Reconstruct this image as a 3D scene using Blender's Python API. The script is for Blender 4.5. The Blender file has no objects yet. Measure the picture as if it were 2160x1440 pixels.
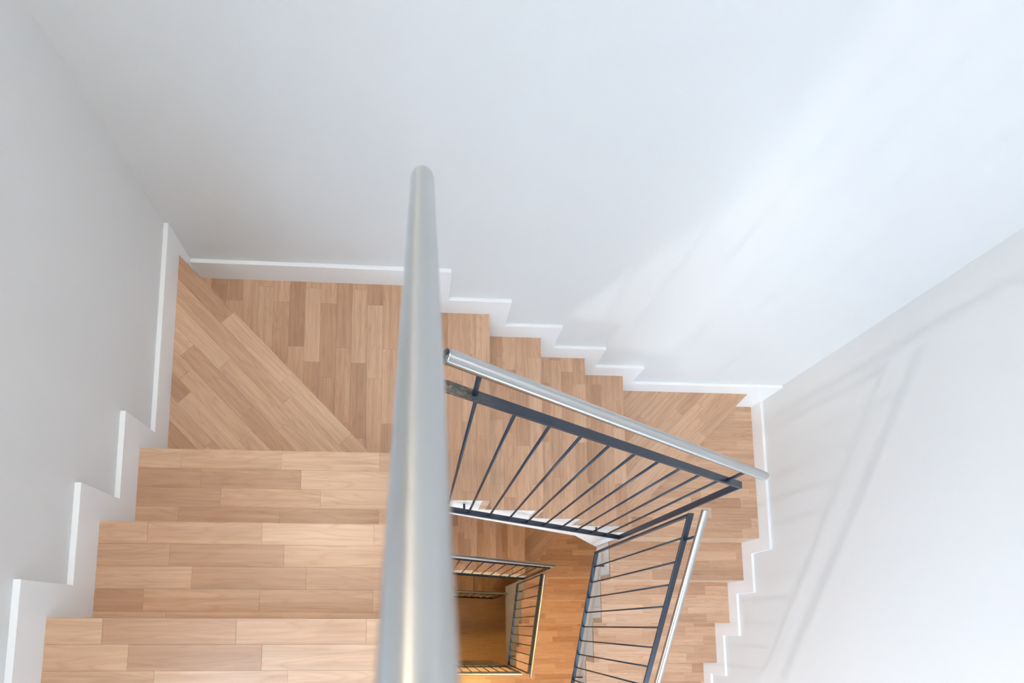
import bpy, bmesh, math, random
from mathutils import Vector, Matrix, Euler

scene = bpy.context.scene
COL = scene.collection
random.seed(7)

# ------------------------------------------------------------------ camera
cam_d = bpy.data.cameras.new('camera')
cam = bpy.data.objects.new('camera', cam_d)
COL.objects.link(cam)
cam.location = (0.9324, -1.4557, 1.2367)
cam.rotation_mode = 'XYZ'
cam.rotation_euler = (0.1002, -0.0507, 0.0024)
cam_d.sensor_fit = 'HORIZONTAL'
cam_d.sensor_width = 36.0
cam_d.lens = 17.0                       # shift lens, 17 mm
cam_d.shift_x = (1080.0 - 929.64) / 2160.0
cam_d.shift_y = (1215.72 - 720.0) / 2160.0
cam_d.clip_start = 0.02
cam_d.dof.use_dof = True
cam_d.dof.focus_distance = 1.75
cam_d.dof.aperture_fstop = 4.5
scene.camera = cam

# ------------------------------------------------------------------ exposure, sky
scene.view_settings.view_transform = 'Standard'
scene.view_settings.look = 'None'
scene.view_settings.gamma = 1.0
scene.view_settings.use_curve_mapping = False
scene.view_settings.exposure = -0.21

SKY_STRENGTH = 17.5
world = bpy.data.worlds.new('World')
scene.world = world
world.use_nodes = True
wn = world.node_tree
bg = wn.nodes['Background']
bg.inputs['Color'].default_value = (0.54, 0.745, 1.0, 1)
bg.inputs['Strength'].default_value = SKY_STRENGTH

# hazy low sun, coming in through the window over the landing
sun_d = bpy.data.lights.new('sun', 'SUN'); sun_d.energy = 1.3; sun_d.angle = math.radians(6.0); sun_d.color = (0.95, 0.97, 1.0)
sun = bpy.data.objects.new('sun', sun_d); COL.objects.link(sun)
sun.location = (-3, -4, 5); sun.rotation_euler = Vector((1.0, 0.85, -1.0)).to_track_quat('-Z', 'Y').to_euler()

LAMP_WARM = (1.0, 0.62, 0.27)
P_FILL, LAMP_FILL = 115.0, (0.97, 0.97, 1.0)
LAMP_LOW = (1.0, 0.62, 0.18)
LAMP_WALL = (0.98, 0.98, 1.0)
LAMP_TOP = (1.0, 0.86, 0.66)
P_TOP, P_LAND, P_LOW, P_GROUND, P_WALL = 1500.0, 24.0, 140.0, 60.0, 2300.0

# ------------------------------------------------------------------ measured plan of the stairwell
R = 0.17                                 # riser
TS = 0.027                               # face of the skirting boards from the corner lines
WT = 0.010                               # wall plane
XW = 3.141                               # right-hand corner line
FR = XW - TS                             # face of the skirting on the right wall
YA, GL = -1.4396, 0.2787                 # landing nosing, going of the left flight
NB = [0.978, 1.2606, 1.5433, 1.826, 2.1087]          # nosings of the back flight
NR = [-0.898, -1.152, -1.4345, -1.72, -2.0]          # nosings of the right flight
XL, YI, XI = 0.905, -0.902, 2.208        # well edges: left flight, back flight, right flight
YF = -2.0                                # well edge at the landing
YFRONT = -3.2
ZTOP, ZGROUND = 2.6, -7.75
PT = 0.015                               # plank thickness
SK = 0.087                               # skirting width
def lev(k): return -k * R

# ------------------------------------------------------------------ materials
def new_mat(name):
    m = bpy.data.materials.new(name); m.use_nodes = True
    nt = m.node_tree
    return m, nt, nt.nodes['Principled BSDF']

def paint(name, col, rough, bump=0.0, scale=180.0):
    m, nt, b = new_mat(name)
    b.inputs['Base Color'].default_value = (*col, 1)
    b.inputs['Roughness'].default_value = rough
    tc = nt.nodes.new('ShaderNodeTexCoord')
    n = nt.nodes.new('ShaderNodeTexNoise'); n.inputs['Scale'].default_value = scale; n.inputs['Detail'].default_value = 3
    nt.links.new(tc.outputs['Object'], n.inputs['Vector'])
    if bump:
        bp = nt.nodes.new('ShaderNodeBump'); bp.inputs['Strength'].default_value = bump; bp.inputs['Distance'].default_value = 0.0008
        nt.links.new(n.outputs['Fac'], bp.inputs['Height']); nt.links.new(bp.outputs['Normal'], b.inputs['Normal'])
    mr = nt.nodes.new('ShaderNodeMapRange'); mr.inputs['To Min'].default_value = rough - 0.05; mr.inputs['To Max'].default_value = rough + 0.05
    nt.links.new(n.outputs['Fac'], mr.inputs['Value']); nt.links.new(mr.outputs['Result'], b.inputs['Roughness'])
    return m

M_WALL = paint('wall_paint', (0.735, 0.725, 0.712), 0.62, 0.25)
M_CEIL = paint('ceiling_paint', (0.82, 0.82, 0.81), 0.8, 0.2)
M_SKIRT = paint('skirting_paint', (0.88, 0.875, 0.87), 0.35, 0.08, 60)
M_STRING = paint('string_paint', (0.87, 0.87, 0.86), 0.4, 0.08, 60)
M_METAL = paint('dark_powder_coat', (0.018, 0.027, 0.045), 0.34, 0.12, 900)
def worn_metal():
    m = paint('scuffed_powder_coat', (0.018, 0.027, 0.045), 0.34, 0.12, 900)
    nt = m.node_tree; b = nt.nodes['Principled BSDF']
    tc = nt.nodes.new('ShaderNodeTexCoord'); sp = nt.nodes.new('ShaderNodeSeparateXYZ'); nt.links.new(tc.outputs['Object'], sp.inputs[0])
    mp = nt.nodes.new('ShaderNodeMapping'); mp.inputs['Scale'].default_value = (90, 420, 90); nt.links.new(tc.outputs['Object'], mp.inputs['Vector'])
    n = nt.nodes.new('ShaderNodeTexNoise'); n.inputs['Scale'].default_value = 1.0; n.inputs['Detail'].default_value = 5; n.inputs['Roughness'].default_value = 0.75
    nt.links.new(mp.outputs[0], n.inputs['Vector'])
    fade = nt.nodes.new('ShaderNodeMapRange'); fade.inputs['From Min'].default_value = 0.08; fade.inputs['From Max'].default_value = 0.30; fade.inputs['To Min'].default_value = 0.10; fade.inputs['To Max'].default_value = -0.30
    nt.links.new(sp.outputs['X'], fade.inputs['Value'])
    ad = nt.nodes.new('ShaderNodeMath'); ad.operation = 'ADD'; nt.links.new(n.outputs['Fac'], ad.inputs[0]); nt.links.new(fade.outputs[0], ad.inputs[1])
    cr = nt.nodes.new('ShaderNodeValToRGB'); e = cr.color_ramp.elements
    e[0].position = 0.46; e[0].color = (0.018, 0.027, 0.045, 1); e[1].position = 0.76; e[1].color = (0.34, 0.26, 0.17, 1)
    k = e.new(0.60); k.color = (0.085, 0.07, 0.055, 1)
    nt.links.new(ad.outputs[0], cr.inputs['Fac']); nt.links.new(cr.outputs['Color'], b.inputs['Base Color'])
    return m
M_WORN = worn_metal()
M_CARC = paint('raw_board', (0.30, 0.19, 0.10), 0.7)

def oak(name, light, mid, dark, rough=0.34, spec=0.5):
    """strip oak: tone per plank from Object Info, grain along local x"""
    m, nt, b = new_mat(name)
    N, Lk = nt.nodes, nt.links
    tc = N.new('ShaderNodeTexCoord'); oi = N.new('ShaderNodeObjectInfo')
    off = N.new('ShaderNodeVectorMath'); off.operation = 'SCALE'
    comb = N.new('ShaderNodeCombineXYZ')
    for i, f in enumerate((37.0, 61.0, 23.0)):
        mm = N.new('ShaderNodeMath'); mm.operation = 'MULTIPLY'; mm.inputs[1].default_value = f
        Lk.new(oi.outputs['Random'], mm.inputs[0]); Lk.new(mm.outputs[0], comb.inputs[i])
    add = N.new('ShaderNodeVectorMath'); add.operation = 'ADD'
    Lk.new(tc.outputs['Object'], add.inputs[0]); Lk.new(comb.outputs[0], add.inputs[1])
    # slow wandering of the rings
    mp = N.new('ShaderNodeMapping'); mp.inputs['Scale'].default_value = (2.0, 17.0, 17.0)
    Lk.new(add.outputs[0], mp.inputs['Vector'])
    n1 = N.new('ShaderNodeTexNoise'); n1.inputs['Scale'].default_value = 1.0; n1.inputs['Detail'].default_value = 2.0; n1.inputs['Roughness'].default_value = 0.5
    Lk.new(mp.outputs[0], n1.inputs['Vector'])
    ring = N.new('ShaderNodeMath'); ring.operation = 'MULTIPLY'; ring.inputs[1].default_value = 22.0
    Lk.new(n1.outputs['Fac'], ring.inputs[0])
    fr = N.new('ShaderNodeMath'); fr.operation = 'PINGPONG'; fr.inputs[1].default_value = 1.0
    Lk.new(ring.outputs[0], fr.inputs[0])
    pw = N.new('ShaderNodeMath'); pw.operation = 'POWER'; pw.inputs[1].default_value = 3.0
    Lk.new(fr.outputs[0], pw.inputs[0])
    # fine pores
    mp2 = N.new('ShaderNodeMapping'); mp2.inputs['Scale'].default_value = (26.0, 620.0, 620.0)
    Lk.new(add.outputs[0], mp2.inputs['Vector'])
    n2 = N.new('ShaderNodeTexNoise'); n2.inputs['Scale'].default_value = 1.0; n2.inputs['Detail'].default_value = 4.0; n2.inputs['Roughness'].default_value = 0.65
    Lk.new(mp2.outputs[0], n2.inputs['Vector'])
    # broad streaks
    mp3 = N.new('ShaderNodeMapping'); mp3.inputs['Scale'].default_value = (3.0, 70.0, 70.0)
    Lk.new(add.outputs[0], mp3.inputs['Vector'])
    n3 = N.new('ShaderNodeTexNoise'); n3.inputs['Scale'].default_value = 1.0; n3.inputs['Detail'].default_value = 3.0
    Lk.new(mp3.outputs[0], n3.inputs['Vector'])
    # plank tone
    cr = N.new('ShaderNodeValToRGB'); e = cr.color_ramp.elements
    e[0].position = 0.0; e[0].color = (*dark, 1); e[1].position = 1.0; e[1].color = (*light, 1)
    k = e.new(0.38); k.color = (*mid, 1)
    k2 = e.new(0.72); k2.color = (*[a * 0.55 + c * 0.45 for a, c in zip(mid, light)], 1)
    Lk.new(oi.outputs['Random'], cr.inputs['Fac'])
    def mul(a_sock, fac_sock, lo, hi):
        mr = N.new('ShaderNodeMapRange'); mr.inputs['From Min'].default_value = 0.25; mr.inputs['From Max'].default_value = 0.75
        mr.inputs['To Min'].default_value = lo; mr.inputs['To Max'].default_value = hi
        Lk.new(fac_sock, mr.inputs['Value'])
        v = N.new('ShaderNodeVectorMath'); v.operation = 'SCALE'
        Lk.new(a_sock, v.inputs[0]); Lk.new(mr.outputs['Result'], v.inputs['Scale'])
        return v.outputs[0]
    c = mul(cr.outputs['Color'], n3.outputs['Fac'], 0.84, 1.12)
    c = mul(c, n2.outputs['Fac'], 0.93, 1.05)
    mx = N.new('ShaderNodeMix'); mx.data_type = 'RGBA'; mx.blend_type = 'MULTIPLY'
    mf = N.new('ShaderNodeMath'); mf.operation = 'MULTIPLY'; mf.inputs[1].default_value = 0.26
    Lk.new(pw.outputs[0], mf.inputs[0]); Lk.new(mf.outputs[0], mx.inputs[0])
    Lk.new(c, mx.inputs[6]); mx.inputs[7].default_value = (0.66, 0.52, 0.42, 1)
    Lk.new(mx.outputs[2], b.inputs['Base Color'])
    b.inputs['Roughness'].default_value = rough
    b.inputs['Specular IOR Level'].default_value = spec
    bp = N.new('ShaderNodeBump'); bp.inputs['Strength'].default_value = 0.12; bp.inputs['Distance'].default_value = 0.0006
    Lk.new(n2.outputs['Fac'], bp.inputs['Height']); Lk.new(bp.outputs['Normal'], b.inputs['Normal'])
    return m

M_OAK = oak('oak_strip', (0.65, 0.415, 0.27), (0.575, 0.348, 0.217), (0.47, 0.268, 0.16))
M_OAK_LIT = oak('oak_riser_lit', (0.74, 0.56, 0.40), (0.68, 0.49, 0.34), (0.62, 0.43, 0.29))  # lighter copy of the oak: light falling on the risers is in its colour

def steel():
    m, nt, b = new_mat('brushed_steel')
    b.inputs['Base Color'].default_value = (0.52, 0.515, 0.50, 1)
    b.inputs['Metallic'].default_value = 1.0
    tc = nt.nodes.new('ShaderNodeTexCoord')
    mp = nt.nodes.new('ShaderNodeMapping'); mp.inputs['Scale'].default_value = (60.0, 20.0, 20.0)
    n = nt.nodes.new('ShaderNodeTexNoise'); n.inputs['Scale'].default_value = 1.0; n.inputs['Detail'].default_value = 2
    nt.links.new(tc.outputs['Object'], mp.inputs['Vector']); nt.links.new(mp.outputs[0], n.inputs['Vector'])
    mr = nt.nodes.new('ShaderNodeMapRange'); mr.inputs['To Min'].default_value = 0.24; mr.inputs['To Max'].default_value = 0.30
    nt.links.new(n.outputs['Fac'], mr.inputs['Value']); b.inputs['Roughness'].default_value = 0.27
    tg = nt.nodes.new('ShaderNodeTangent'); tg.direction_type = 'RADIAL'; tg.axis = 'X'
    nt.links.new(tg.outputs[0], b.inputs['Tangent'])
    b.inputs['Anisotropic'].default_value = 0.92; b.inputs['Anisotropic Rotation'].default_value = 0.25
    return m
M_STEEL = steel()

def emitter(name, col, strength):
    m, nt, b = new_mat(name)
    b.inputs['Base Color'].default_value = (0.9, 0.9, 0.88, 1)
    b.inputs['Emission Color'].default_value = (*col, 1)
    b.inputs['Emission Strength'].default_value = strength
    return m

def glass():
    m = bpy.data.materials.new('window_glass'); m.use_nodes = True
    nt = m.node_tree; nt.nodes.clear()
    o = nt.nodes.new('ShaderNodeOutputMaterial'); mix = nt.nodes.new('ShaderNodeMixShader')
    t = nt.nodes.new('ShaderNodeBsdfTransparent'); g = nt.nodes.new('ShaderNodeBsdfGlossy')
    t.inputs['Color'].default_value = (0.96, 0.98, 0.97, 1); g.inputs['Roughness'].default_value = 0.02
    mix.inputs[0].default_value = 0.06
    nt.links.new(t.outputs[0], mix.inputs[1]); nt.links.new(g.outputs[0], mix.inputs[2]); nt.links.new(mix.outputs[0], o.inputs['Surface'])
    return m
M_GLASS = glass()

# ------------------------------------------------------------------ mesh helpers
def link(name, mesh, mat, parent=None, loc=(0, 0, 0), rot=(0, 0, 0)):
    o = bpy.data.objects.new(name, mesh)
    if mat is not None and not mesh.materials: mesh.materials.append(mat)
    COL.objects.link(o); o.location = loc; o.rotation_euler = rot
    if parent is not None: o.parent = parent
    return o

def tag(o, label=None, cat=None, group=None, kind=None):
    if label: o['label'] = label
    if cat: o['category'] = cat
    if group: o['group'] = group
    if kind: o['kind'] = kind
    return o

def empty(name, loc=(0, 0, 0)):
    o = bpy.data.objects.new(name, None); o.empty_display_size = 0.1
    COL.objects.link(o); o.location = loc
    return o

def raw(verts, faces, name='mesh'):
    me = bpy.data.meshes.new(name); me.from_pydata(verts, [], faces); me.validate(); me.update()
    return me

def fix_normals(me, bevel=0.0, seg=1):
    bm = bmesh.new(); bm.from_mesh(me)
    bmesh.ops.recalc_face_normals(bm, faces=bm.faces)
    if bevel:
        bmesh.ops.bevel(bm, geom=list(bm.edges), offset=bevel, segments=seg, affect='EDGES', profile=0.7, clamp_overlap=True)
    bm.to_mesh(me); bm.free()
    return me

def boxes(lst, bevel=0.0):
    v, f = [], []
    for (x0, x1, y0, y1, z0, z1) in lst:
        b = len(v)
        v += [(x0, y0, z0), (x1, y0, z0), (x1, y1, z0), (x0, y1, z0), (x0, y0, z1), (x1, y0, z1), (x1, y1, z1), (x0, y1, z1)]
        f += [tuple(b + i for i in q) for q in ((0, 3, 2, 1), (4, 5, 6, 7), (0, 1, 5, 4), (1, 2, 6, 5), (2, 3, 7, 6), (3, 0, 4, 7))]
    return fix_normals(raw(v, f), bevel)

def prism(poly, axis, a, b, bevel=0.0):
    """extrude a 2-D polygon along an axis: 0 -> poly is (y,z), 1 -> (x,z), 2 -> (x,y)"""
    def p3(p, c):
        return ((c, p[0], p[1]), (p[0], c, p[1]), (p[0], p[1], c))[axis]
    n = len(poly)
    v = [p3(p, a) for p in poly] + [p3(p, b) for p in poly]
    f = [tuple(range(n))[::-1], tuple(range(n, 2 * n))] + [(i, (i + 1) % n, n + (i + 1) % n, n + i) for i in range(n)]
    return fix_normals(raw(v, f), bevel)

def clip_halfplane(poly, n, d):
    out = []
    for i in range(len(poly)):
        p, q = poly[i], poly[(i + 1) % len(poly)]
        sp = p[0] * n[0] + p[1] * n[1] - d; sq = q[0] * n[0] + q[1] * n[1] - d
        if sp <= 0: out.append(p)
        if (sp < 0 < sq) or (sq < 0 < sp):
            t = sp / (sp - sq); out.append((p[0] + t * (q[0] - p[0]), p[1] + t * (q[1] - p[1])))
    return out

def clip_rect(poly, u0, u1, v0, v1):
    for n, d in (((1, 0), u1), ((-1, 0), -u0), ((0, 1), v1), ((0, -1), -v0)):
        poly = clip_halfplane(poly, n, d)
        if len(poly) < 3: return []
    out = []
    for p in poly:
        if not out or abs(p[0] - out[-1][0]) + abs(p[1] - out[-1][1]) > 2e-4: out.append(p)
    while len(out) > 2 and abs(out[0][0] - out[-1][0]) + abs(out[0][1] - out[-1][1]) < 2e-4: out.pop()
    return out

def area(poly):
    return abs(sum(poly[i][0] * poly[(i + 1) % len(poly)][1] - poly[(i + 1) % len(poly)][0] * poly[i][1] for i in range(len(poly)))) / 2

PW, PL, GAP = 0.0645, 0.3225, 0.00025
def planks(parent, poly, ztop, ang, vref, uref=0.162, up=False, phase=0):
    """lay oak strips over a polygon (x,y). ang: grain direction; vref: local v of the nosing;
    rows run away from the nosing; joints follow the three-row stagger of the real boards"""
    ca, sa = math.cos(ang), math.sin(ang)
    loc = [(x * ca + y * sa, -x * sa + y * ca) for x, y in poly]
    vmin, vmax = min(p[1] for p in loc), max(p[1] for p in loc)
    umin, umax = min(p[0] for p in loc), max(p[0] for p in loc)
    r0 = math.floor((vmin - vref) / PW) - 1; r1 = math.ceil((vmax - vref) / PW) + 1
    for r in range(r0, r1):
        v0, v1 = vref + r * PW, vref + (r + 1) * PW
        if v1 < vmin or v0 > vmax: continue
        idx = (r if up else -1 - r) + phase
        start = uref + 0.065 * (idx % 3)
        k0 = math.floor((umin - start) / PL) - 1; k1 = math.ceil((umax - start) / PL) + 1
        for k in range(k0, k1):
            u0, u1 = start + k * PL, start + (k + 1) * PL
            c = clip_rect(loc, u0 + GAP, u1 - GAP, v0 + GAP, v1 - GAP)
            if len(c) < 3 or area(c) < 6e-5: continue
            cu, cv = (u0 + u1) / 2, (v0 + v1) / 2
            dz = random.uniform(-0.0003, 0.0)
            n = len(c)
            vv = [(p[0] - cu, p[1] - cv, -PT) for p in c] + [(p[0] - cu, p[1] - cv, dz) for p in c]
            ff = [tuple(range(n))[::-1], tuple(range(n, 2 * n))] + [(i, (i + 1) % n, n + (i + 1) % n, n + i) for i in range(n)]
            me = fix_normals(raw(vv, ff, 'plank'))
            link('plank', me, M_OAK, parent, (cu * ca - cv * sa, cu * sa + cv * ca, ztop), (0, 0, ang))

# ------------------------------------------------------------------ room shell
WIN_Y0, WIN_Y1, WIN_Z0, WIN_Z1 = -3.1, -1.62, 0.75, 2.25
FWX0, FWX1, FWZ0, FWH = 2.1, 2.95, 0.70, 1.45
x0, x1 = WT - 0.2, WT
LW_Y0, LW_Y1, LW_Z0, LW_Z1 = -2.25, -1.75, -0.85, -0.50
wl = [(x0, x1, YFRONT, WIN_Y0, ZGROUND, ZTOP), (x0, x1, WIN_Y1, 0.2, ZGROUND, ZTOP),
      (x0, x1, WIN_Y0, LW_Y0, ZGROUND, WIN_Z0), (x0, x1, LW_Y1, WIN_Y1, ZGROUND, WIN_Z0), (x0, x1, LW_Y0, LW_Y1, ZGROUND, LW_Z0), (x0, x1, LW_Y0, LW_Y1, LW_Z1, WIN_Z0), (x0, x1, WIN_Y0, WIN_Y1, WIN_Z1, ZTOP)]
wl = boxes(wl)
tag(link('wall_left', wl, M_WALL), kind='structure')
tag(link('wall_back', boxes([(WT, XW - WT, -WT, 0.19, ZGROUND, ZTOP)]), M_WALL), kind='structure')
tag(link('wall_right', boxes([(XW - WT, XW + 0.19, YFRONT, 0.19, ZGROUND, ZTOP)]), M_WALL), kind='structure')
y0, y1, xa, xb = YFRONT - 0.2, YFRONT, WT - 0.2, XW + 0.19
FLOORS = (lev(15), lev(30))
wf = [(xa, FWX0, y0, y1, ZGROUND, ZTOP), (FWX1, xb, y0, y1, ZGROUND, ZTOP)]
FWHS = (FWH, 0.6)
zz = [ZGROUND] + sum([[fz + FWZ0, fz + FWZ0 + fh] for fz, fh in zip(FLOORS[::-1], FWHS[::-1])], []) + [ZTOP]
wf += [(FWX0, FWX1, y0, y1, zz[i], zz[i + 1]) for i in range(0, len(zz), 2)]
tag(link('wall_front', boxes(wf), M_WALL), kind='structure')
tag(link('ceiling', boxes([(WT - 0.2, XW + 0.19, YFRONT - 0.2, 0.19, ZTOP, ZTOP + 0.2)]), M_CEIL), kind='structure')

def window(name, loc, rz, wy, wz, label):
    """local x points into the room"""
    win = tag(empty(name, loc), label, None, None, 'structure'); win.rotation_euler = (0, 0, rz)
    fw = 0.055
    link('window_frame', boxes([(-0.03, 0.03, -wy / 2, wy / 2, 0, fw), (-0.03, 0.03, -wy / 2, wy / 2, wz - fw, wz),
                                (-0.03, 0.03, -wy / 2, -wy / 2 + fw, fw, wz - fw), (-0.03, 0.03, wy / 2 - fw, wy / 2, fw, wz - fw),
                                (-0.03, 0.03, -0.03, 0.03, fw, wz - fw)], 0.004), M_SKIRT, win)
    for s in (-1, 1):
        link('pane', boxes([(-0.004, 0.004, min(s * 0.031, s * (wy / 2 - fw)), max(s * 0.031, s * (wy / 2 - fw)), fw, wz - fw)]), M_GLASS, win)
    link('window_sill', boxes([(0.031, 0.135, -wy / 2 + 0.001, wy / 2 - 0.001, 0.001, 0.024)], 0.004), M_SKIRT, win)
    # portal: guides the sky light through the opening
    pl = bpy.data.lights.new('window_portal', 'AREA'); pl.shape = 'RECTANGLE'; pl.size = wz; pl.size_y = wy; pl.cycles.is_portal = True
    po = bpy.data.objects.new('window_portal', pl); COL.objects.link(po)
    d = Vector((math.cos(rz), math.sin(rz), 0))
    po.location = Vector(loc) + Vector((0, 0, wz / 2)) - d * 0.11
    po.rotation_euler = Matrix((Vector((0, 0, 1)), d.cross(Vector((0, 0, 1))), -d)).transposed().to_euler()
window('window_1', (WT - 0.1, (WIN_Y0 + WIN_Y1) / 2, WIN_Z0), 0, WIN_Y1 - WIN_Y0, WIN_Z1 - WIN_Z0, 'white framed window in the left wall above the landing')
window('window_4', (WT - 0.1, (LW_Y0 + LW_Y1) / 2, LW_Z0), 0, LW_Y1 - LW_Y0, LW_Z1 - LW_Z0, 'narrow white framed window in the left wall above the middle landing')
for i, fz in enumerate(FLOORS):
    window('window_%d' % (i + 2), ((FWX0 + FWX1) / 2, YFRONT - 0.1, FWZ0 + fz), math.pi / 2, FWX1 - FWX0, FWHS[i],
           'white framed window in the front wall above the %s landing' % ('middle', 'lowest')[i])

# ------------------------------------------------------------------ skirting boards
def skirting(turn, dz):
    sfx = '' 
    top = lambda k: lev(k) + SK + dz
    # left wall: landing, two steps, winder
    up = [(YFRONT + 0.001, top(0))]
    for k in range(0, 3):
        y = YA + k * GL + SK
        up += [(y, top(k)), (y, top(k + 1))]
    up += [(-WT, top(3))]
    lo = [(-WT, lev(4) + dz - 0.02), (-0.30, lev(4) + dz - 0.02), (YA + 2 * GL, lev(3) - 0.02 + dz), (YA - GL, -0.02 + dz), (YFRONT + 0.001, -0.02 + dz)]
    a = link('baseboard_left', prism(up + lo, 0, WT, TS, 0.0012), M_SKIRT)
    # back wall
    up = [(TS, top(4)), (NB[0] + SK, top(4))]
    for k in range(1, 5):
        up += [(NB[k - 1] + SK, top(4 + k)), (NB[k] + SK, top(4 + k))]
    up += [(NB[4] + SK, top(9)), (XW - WT, top(9))]
    lo = [(XW - WT, lev(10) - 0.02 + dz), (2.8, lev(10) - 0.02 + dz), (NB[4], lev(9) - 0.02 + dz), (NB[0] - GL, lev(4) - 0.02 + dz), (TS, lev(4) - 0.02 + dz)]
    b = link('baseboard_back', prism(up + lo, 1, -TS, -WT, 0.0012), M_SKIRT)
    # right wall
    up = [(-TS, top(10)), (NR[0] - SK, top(10))]
    for k in range(1, 5):
        up += [(NR[k - 1] - SK, top(10 + k)), (NR[k] - SK, top(10 + k))]
    up += [(NR[4] - SK, top(15)), (YFRONT + 0.001, top(15))]
    lo = [(YFRONT + 0.001, lev(15) - 0.02 + dz), (NR[4], lev(15) - 0.02 + dz), (NR[0] + GL, lev(10) - 0.02 + dz), (-TS, lev(10) - 0.02 + dz)]
    c = link('baseboard_right', prism(up + lo, 0, FR, XW - WT, 0.0012), M_SKIRT)
    for o in (a, b, c): tag(o, kind='structure')
skirting(0, 0.0)
skirting(1, lev(15))

# ------------------------------------------------------------------ steps
A45 = math.atan2(-0.811 + 0.069, 0.748 - 0.031)      # nosing direction of the left winder
A45R = math.atan2(-0.033 + 0.828, 2.966 - 2.185)     # nosing direction of the right winder
W1 = [(TS, -0.8822), (0.817, -0.8822), (TS, -0.065)]
W2 = [(TS, -0.065), (0.817, -0.8822), (XL, -0.8822), (XL, YI), (NB[0], YI), (NB[0], -TS), (TS, -TS)]
DGA, DGB = (2.972, -TS), (XI, -0.803)
W3 = [(NB[4], YI), (XI, YI), DGB, DGA, (NB[4], -TS)]
W4 = [DGB, (XI, NR[0]), (FR, NR[0]), (FR, -TS), DGA]
def rot_v(p, a): return -p[0] * math.sin(a) + p[1] * math.cos(a)

def step(parent, poly, z, ang, vref, up, carc, with_planks=True, uref=0.162, phase=0):
    t = link('tread', prism(carc, 2, z - 0.045, z - PT - 0.0005), M_CARC, parent)
    planks(t, poly, z, ang, vref, uref, up, phase)
    return t

RT = 0.034
def riser(parent, z, box=None, poly=None):
    me = prism(poly, 2, z - R, z - PT - 0.0003) if poly else boxes([(*box, z - R, z - PT - 0.0003)])
    return link('riser', me, M_OAK_LIT, parent)

def rect(x0, x1, y0, y1): return [(x0, y0), (x1, y0), (x1, y1), (x0, y1)]

def left_flight(dz, label):
    f = empty('stair_flight', (0.46, -1.0, dz + lev(3)))
    tag(f, label, 'stairs', 'oak stair flights')
    T = Matrix.Translation((-0.46, 1.0, -(dz + lev(3))))
    made = []
    for k in (1, 2):
        y = YA + k * GL; z = lev(k) + dz
        made.append(step(f, rect(TS, XL, y - GL, y), z, 0, y, False, rect(TS, XL - 0.03, y - GL, y - RT)))
        made.append(riser(f, z, (TS, XL, y - RT, y)))
        if k == 2:      # the front of the lower step runs on down to the wide winder at the well
            made.append(link('riser', boxes([(0.80, XL, y - RT, y, z - 2 * R, z - R - 0.0003)]), M_OAK_LIT, f))
    z = lev(3) + dz
    made.append(step(f, W1, z, A45, rot_v((TS, -0.065), A45), False, [(TS + 0.001, -0.881), (0.75, -0.881), (TS + 0.001, -0.13)], uref=0.05))
    n = Vector((math.sin(A45), -math.cos(A45)))        # into the tread
    n = -n if (n @ Vector((1, 1)) > 0) else n
    a, b = Vector((TS, -0.065)), Vector((0.817, -0.8822))
    made.append(riser(f, z, None, [tuple(a), tuple(b), (b.x - RT * 1.4, b.y), (a.x, a.y - RT * 1.4)]))
    # white string along the well
    pr = [(-0.8822 - RT, lev(2) - PT - 0.001), (YA + GL - RT, lev(2) - PT - 0.001), (YA + GL - RT, lev(1) - PT - 0.001),
          (YA - 0.001, lev(1) - PT - 0.001), (YA - 0.001, lev(1) - 0.36), (-0.8822 - RT, lev(4) - 0.42)]
    made.append(link('string_board', prism([(y, z + dz) for y, z in pr], 0, XL - 0.03, XL - 0.002), M_STRING, f))
    for o in made: o.location = Vector(o.location) + T.to_translation()
    return f

def back_flight(dz, label, b_extra=0.0):
    base = Vector((1.5, -0.45, dz + lev(9)))
    f = empty('stair_flight', base)
    tag(f, label, 'stairs', 'oak stair flights')
    made = []
    z = lev(4) + dz
    made.append(step(f, W2, z, math.pi / 2, -NB[0], True, [(TS + 0.001, -0.09), (0.8, -0.87), (NB[0] - RT, -0.87), (NB[0] - RT, -TS - 0.001), (TS + 0.001, -TS - 0.001)], uref=-0.12))
    made.append(riser(f, z, (NB[0] - RT, NB[0], YI, -TS)))
    for i in range(1, 5):
        z = lev(4 + i) + dz
        made.append(step(f, rect(NB[i - 1], NB[i], YI, -TS), z, math.pi / 2, -NB[i], True, rect(NB[i - 1], NB[i] - RT, YI + 0.03, -TS - 0.001), uref=-0.12 + 0.09 * i, phase=i))
        made.append(riser(f, z, (NB[i] - RT, NB[i], YI, -TS)))
    z = lev(9) + dz
    made.append(step(f, W3, z, A45R, rot_v(DGA, A45R), True, [(NB[4], YI + 0.03), (XI - 0.03, YI + 0.03), (XI - 0.03, -0.84), (2.85, -TS - 0.001), (NB[4], -TS - 0.001)], uref=0.05))
    made.append(riser(f, z, None, [DGA, DGB, (DGB[0] - RT * 1.4, DGB[1]), (DGA[0] - RT * 1.4, DGA[1])]))
    top = [(XL, lev(4) - PT - 0.001)]
    for i in range(0, 5):
        top += [(NB[i] - RT, lev(4 + i) - PT - 0.001), (NB[i] - RT, lev(5 + i) - PT - 0.001)]
    top += [(XI - 0.002, lev(9) - PT - 0.001), (XI - 0.002, -2.098), (1.916, -1.68), (XL, -1.005)]
    made.append(link('string_board', prism([(x, zz + dz) for x, zz in top], 1, YI + 0.002, YI + 0.03), M_STRING, f))
    for o in made: o.location = Vector(o.location) - base
    return f

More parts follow.
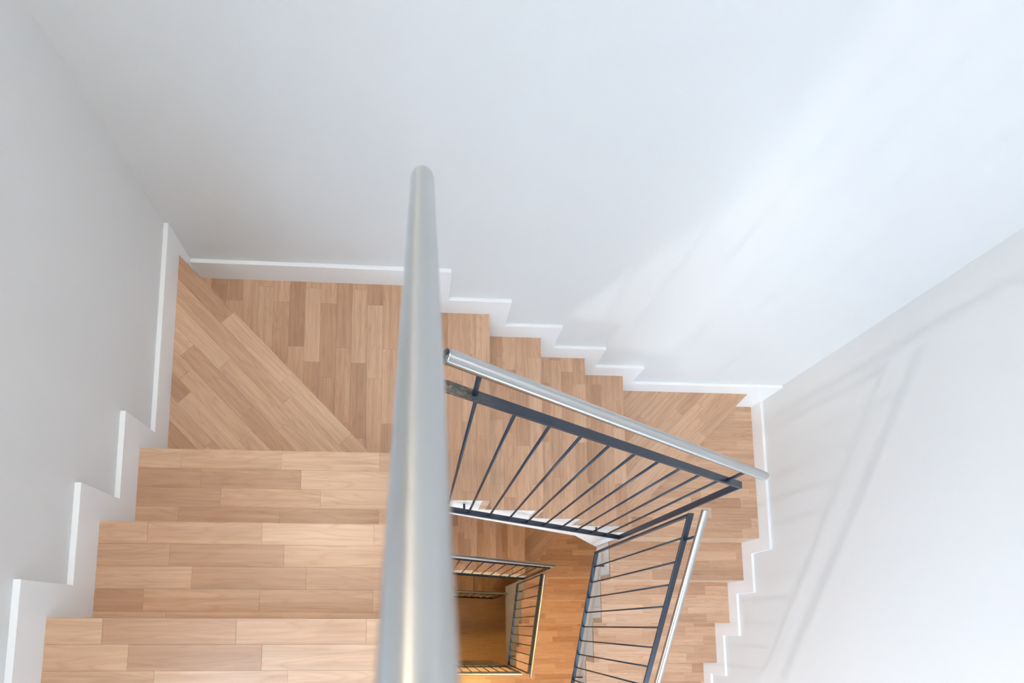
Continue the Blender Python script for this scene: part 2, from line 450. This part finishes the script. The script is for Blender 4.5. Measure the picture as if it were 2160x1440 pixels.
def right_flight(dz, label, infill=None):
    base = Vector((2.66, -1.2, dz + lev(14)))
    f = empty('stair_flight', base)
    tag(f, label, 'stairs', 'oak stair flights')
    made = []
    z = lev(10) + dz
    made.append(step(f, W4, z, 0, NR[0], True, [(XI + 0.03, -0.78), (XI + 0.03, NR[0] + RT), (FR - 0.001, NR[0] + RT), (FR - 0.001, -TS - 0.001), (3.0, -TS - 0.001)], uref=0.1))
    made.append(riser(f, z, (XI, FR, NR[0], NR[0] + RT)))
    for i in range(1, 5):
        z = lev(10 + i) + dz
        made.append(step(f, rect(XI, FR, NR[i], NR[i - 1]), z, 0, NR[i], True, rect(XI + 0.03, FR - 0.001, NR[i] + RT, NR[i - 1]), uref=0.1 + 0.07 * i, phase=i))
        made.append(riser(f, z, (XI, FR, NR[i], NR[i] + RT)))
    top = [(YI + 0.0015, lev(11) - PT - 0.001)]
    for i in range(1, 5):
        top += [(NR[i] + RT, lev(10 + i) - PT - 0.001), (NR[i] + RT, lev(11 + i) - PT - 0.001)]
    if infill is None:
        top += [(YF, lev(15) - PT - 0.001), (YF, -2.70), (YI + 0.0015, -2.098)]
    else:
        top += [(YF, lev(15) - PT - 0.001), (YF, infill - dz), (YI + 0.0015, infill - dz)]
    made.append(link('string_board', prism([(y, zz + dz) for y, zz in top], 0, XI + 0.002, XI + 0.03), M_STRING, f))
    for o in made: o.location = Vector(o.location) - base
    return f

left_flight(0.0, 'two oak steps and a triangular winder between the left wall and the near handrail')
back_flight(0.0, 'nearest oak flight along the back wall, below the long bare wall')
right_flight(0.0, 'pale oak flight going down beside the right wall with white stepped skirting')
back_flight(lev(15), 'orange lit oak flight along the back, one turn down in the stairwell')
right_flight(lev(15), 'orange lit oak flight on the right, one turn down, with a solid grey side', infill=-5.64)
low = back_flight(lev(30), 'darkest amber oak flight at the back, deepest in the stairwell')

low.location.y -= 0.075

# landings: structure
LP = [(TS, YFRONT + 0.01), (FR, YFRONT + 0.01), (FR, YF), (XL, YF), (XL, YA), (TS, YA)]
LPS = [(WT, YFRONT), (XW - WT, YFRONT), (XW - WT, YF), (XL, YF), (XL, YA), (WT, YA)]
def landing(dz, rear_riser):
    s = tag(link('floor', prism([(x, y) for x, y in LPS], 2, dz - 0.25, dz - PT - 0.001), M_STRING), kind='structure')
    planks(s, LP, dz, 0, YA, 0.162, False)
    # oak fronts: towards the left flight and along the well
    for b in ((TS, XL, YA - RT, YA),):
        link('riser', boxes([(b[0], b[1], YA + 0.0005, YA + 0.001, dz - R, dz - PT - 0.0003)]), M_OAK_LIT, s)
    return s
landing(0.0, False)
landing(lev(15), True)
landing(lev(30), True)
tag(link('wall_inner', boxes([(XL, XI, YF - 0.1, YF - 0.03, -6.75, lev(30) - 0.251)]), M_STRING), kind='structure')

# ground floor
tag(link('floor', boxes([(WT, XW - WT, YFRONT, -WT, ZGROUND - 0.2, ZGROUND)]), M_OAK), kind='structure')

# ------------------------------------------------------------------ railings
def cyl_between(a, b, r, seg=20, caps=True, bevel=0.0):
    """mesh in local frame: x along the axis, starts at origin"""
    L = (Vector(b) - Vector(a)).length
    prof = [(0, r)] if not bevel else [(0, r - bevel), (bevel * 0.3, r - bevel * 0.3), (bevel, r)]
    prof = prof + [(L - x, rr) for x, rr in prof[::-1]]
    v, f = [], []
    for x, rr in prof:
        for i in range(seg):
            t = 2 * math.pi * i / seg; v.append((x, rr * math.cos(t), rr * math.sin(t)))
    n = len(prof)
    for j in range(n - 1):
        for i in range(seg):
            f.append((j * seg + i, j * seg + (i + 1) % seg, (j + 1) * seg + (i + 1) % seg, (j + 1) * seg + i))
    if caps:
        f.append(tuple(range(seg))[::-1]); f.append(tuple(range((n - 1) * seg, n * seg)))
    me = fix_normals(raw(v, f))
    for p in me.polygons: p.use_smooth = len(p.vertices) == 4
    return me

def frame_to(a, b, upv=Vector((0, 0, 1))):
    d = (Vector(b) - Vector(a)).normalized()
    y = upv.cross(d)
    if y.length < 1e-4: y = Vector((0, 1, 0)).cross(d)
    y.normalize(); z = d.cross(y)
    return Matrix((d, y, z)).transposed().to_euler()

def place_axis(name, a, b, me, mat, parent, base):
    return link(name, me, mat, parent, Vector(a) - base, frame_to(a, b))

TUBE, BARW, BART, BALR = 0.0150, 0.026, 0.010, 0.0048
def railing(origin, along, s0, s1, zfun_top, zfun_bot, bal_s, br_s, pin_s, pin_dir, hr0, hr1, hr_h, label, group, pin_len=0.036, posts=(True, True)):
    """origin: point of the panel plane, along: unit vector in plan; s measured along it.
    zfun_top / zfun_bot: height of the centre of the top and bottom bars"""
    O = Vector(origin); A = Vector(along)
    P = lambda s, z: Vector((O.x + A.x * s, O.y + A.y * s, z))
    nrm = Vector((-A.y, A.x, 0))
    base = P((s0 + s1) / 2, min(zfun_bot(s0), zfun_bot(s1)))
    t = empty('stair_railing', base)
    tag(t, label, 'railing', group)
    def bar(name, a, b):
        L = (b - a).length
        me = boxes([(0, L, -BARW / 2, BARW / 2, -BART / 2, BART / 2)], 0.0012)
        d = (b - a).normalized(); y = nrm.copy(); z = d.cross(y)
        return link(name, me, M_METAL, t, a - base, Matrix((d, y, z)).transposed().to_euler())
    e = BART / 2
    bar('top_rail', P(s0 - e, zfun_top(s0 - e)), P(s1 + e, zfun_top(s1 + e)))
    bar('bottom_rail', P(s0 + e, zfun_bot(s0 + e)), P(s1 - e, zfun_bot(s1 - e)))
    for s in (s0, s1):
        bar('post', P(s, zfun_bot(s) - 0.006), P(s, zfun_top(s) - 0.007))
    h = None
    for s in bal_s:
        a, b = P(s, zfun_bot(s) + 0.004), P(s, zfun_top(s) - 0.004)
        L = (b - a).length
        if h is None or abs(h[1] - L) > 1e-3: h = (cyl_between((0, 0, 0), (L, 0, 0), BALR, 10), L)
        place_axis('baluster', a, b, h[0], M_METAL, t, base)
    # tube handrail with end caps
    ha, hb = P(hr0, zfun_top(hr0) + hr_h), P(hr1, zfun_top(hr1) + hr_h)
    hr = place_axis('handrail', ha, hb, cyl_between(ha, hb, TUBE, 48, False), M_STEEL, t, base)
    L = (hb - ha).length
    cap = cyl_between((0, 0, 0), (0.0045, 0, 0), TUBE * 0.985, 40, True, 0.0012)
    link('end_cap', cap, M_STEEL, hr, (-0.0035, 0, 0))
    link('end_cap', cap, M_STEEL, hr, (L - 0.001, 0, 0))
    for s in br_s:
        a, b = P(s, zfun_top(s) + 0.002), P(s, zfun_top(s) + hr_h - TUBE * 0.8)
        br = place_axis('bracket', a, b, cyl_between(a, b, 0.0062, 12), M_METAL, t, base)
        # weld collar at the foot of the bracket
        link('weld_collar', cyl_between((0, 0, 0), (0.007, 0, 0), 0.0105, 14, True, 0.0025), M_METAL, br, (0.001, 0, 0))
    for s in pin_s:
        a = P(s, zfun_bot(s)); b = a + Vector(pin_dir) * pin_len
        place_axis('fixing_pin', a, b, cyl_between(a, b, 0.0055, 10), M_METAL, t, base)
    return t

GB = (NB[4] - NB[0]) / 4
def b_pitch(dz): return lambda x: -((x - 1.2606) / 0.2827 + 5) * R + dz
def r_pitch(dz): return lambda y: -((-0.8885 - y) / 0.2752 + 10) * R + dz
def l_pitch(dz): return lambda y: -(y - YA) / GL * R + dz
RG = 'stair railings around the well'

def back_rail(dz, label):
    p = b_pitch(dz)
    YP = -0.94
    return railing((0, YP, 0), (1, 0, 0), 0.975, 2.118, lambda s: p(s) + 0.925, lambda s: p(s) - 0.14, [1.066 + 0.1045 * k for k in range(10)], (1.06, 2.035),
                   (1.148, 1.943), (0, 1, 0), 0.988, 2.13, 0.115, label, RG)
def right_rail(dz, label):
    p = r_pitch(dz)
    XP = 2.14
    return railing((XP, 0, 0), (0, -1, 0), 0.966, 1.965, lambda s: p(-s) + 0.945, lambda s: p(-s) - 0.175, [1.058 + 0.1015 * k for k in range(9)], (1.07, 1.87),
                   (1.05, 1.849), (1, 0, 0), 0.975, 1.99, 0.115, label, RG, 0.068)
def left_rail(dz, label):
    p = lambda y: -0.322 - (y + 0.895) * 0.665 + dz
    al = Vector((0.0052, 1, 0)).normalized()
    return railing((0.9407, 0, 0), al, -1.60, -0.90, lambda s: p(s) + 0.885, lambda s: p(s) - 0.12, [-1.53 + 0.1045 * k for k in range(6)], (-1.5, -0.97),
                   (-1.45, -0.97), (-1, 0, 0), -1.64, -0.9, 0.115, label, RG, 0.026)
def front_rail(dz, label):
    return railing((0, -1.985, 0), (1, 0, 0), 0.99, 2.10, lambda s: dz + 0.86, lambda s: dz - 0.05, [1.05 + 0.1045 * k for k in range(10)], (1.1, 2.0),
                   (1.2, 1.9), (0, -1, 0), 0.97, 2.10, 0.115, label, RG, 0.016)

left_rail(0.0, 'big foreground railing whose brushed steel tube runs up the middle')
br0 = back_rail(0.0, 'dark blue railing with steel tube beside the nearest back flight')
for c in br0.children:
    if c.name.startswith('top_rail'): c.data.materials[0] = M_WORN
right_rail(0.0, 'dark railing with steel tube beside the pale flight on the right')
back_rail(lev(15), 'railing one turn down at the back, in front of the orange lit treads')
right_rail(lev(15), 'railing one turn down on the right, above the solid grey side')
front_rail(lev(30), 'level landing railing at the bottom edge of the stairwell')
lowr = back_rail(lev(30), 'lowest and smallest railing at the back of the stairwell')

lowr.location.x += 0.065; lowr.location.y -= 0.075

# ------------------------------------------------------------------ lamps (ceiling discs under the landings and the top ceiling)
def ceiling_lamp(loc, power, col, label, radius=0.16):
    t = empty('ceiling_lamp', loc); tag(t, label, 'lamp', 'round ceiling lamps')
    link('lamp_base', cyl_between((0, 0, 0), (0.03, 0, 0), radius * 0.8, 32, True, 0.004), M_SKIRT, t, (0, 0, 0), (0, math.pi / 2, 0))
    seg, rings = 32, 6
    v = [(0, 0, -0.085)]; f = []
    for j in range(1, rings + 1):
        a = j / rings * math.pi / 2
        for i in range(seg):
            b = 2 * math.pi * i / seg; v.append((radius * math.sin(a) * math.cos(b), radius * math.sin(a) * math.sin(b), -0.03 - 0.055 * math.cos(a)))
    for i in range(seg): f.append((0, 1 + (i + 1) % seg, 1 + i))
    for j in range(rings - 1):
        for i in range(seg):
            a, b = 1 + j * seg + i, 1 + j * seg + (i + 1) % seg
            f.append((a, b, b + seg, a + seg))
    f.append(tuple(1 + (rings - 1) * seg + i for i in range(seg)))
    link('diffuser', fix_normals(raw(v, f)), emitter('lamp_diffuser', col, power), t)
ceiling_lamp((0.17, -0.6, ZTOP), P_TOP, LAMP_TOP, 'small round ceiling lamp high above the left flight', 0.034)
ceiling_lamp((2.3, -1.5, ZTOP), P_FILL, LAMP_FILL, 'added round fill lamp above the right flight, brightening the left wall', 0.12)  # fill lamp added to lift the left wall and the left treads
ceiling_lamp((1.9, -2.55, -0.25), P_LAND, LAMP_WARM, 'warm round ceiling lamp under the top landing')
ceiling_lamp((1.9, -2.55, lev(15) - 0.25), P_LOW, LAMP_LOW, 'warm round ceiling lamp under the middle landing')
ceiling_lamp((1.5, -2.75, lev(30) - 0.25), P_GROUND, LAMP_LOW, 'warm round ceiling lamp under the lowest landing')

def wall_lamp(loc, power, col, label, r=0.026):
    """globe on a short arm from the left wall"""
    t = empty('wall_lamp', loc); tag(t, label, 'lamp')
    link('back_plate', cyl_between((0, 0, 0), (0.012, 0, 0), 0.045, 28, True, 0.003), M_STEEL, t, (WT - loc[0] + 0.0005, 0, 0))
    a = cyl_between((0, 0, 0), (loc[0] - WT - 0.012, 0, 0), 0.008, 14)
    link('arm', a, M_STEEL, t, (WT - loc[0] + 0.012, 0, 0))
    bm = bmesh.new(); bmesh.ops.create_uvsphere(bm, u_segments=28, v_segments=18, radius=r)
    me = bpy.data.meshes.new('globe'); bm.to_mesh(me); bm.free()
    for p in me.polygons: p.use_smooth = True
    link('globe', me, emitter('globe_glass', col, power), t)
wall_lamp((0.12, -2.45, -0.75), P_WALL, LAMP_WALL, 'small globe lamp on the left wall above the middle landing')
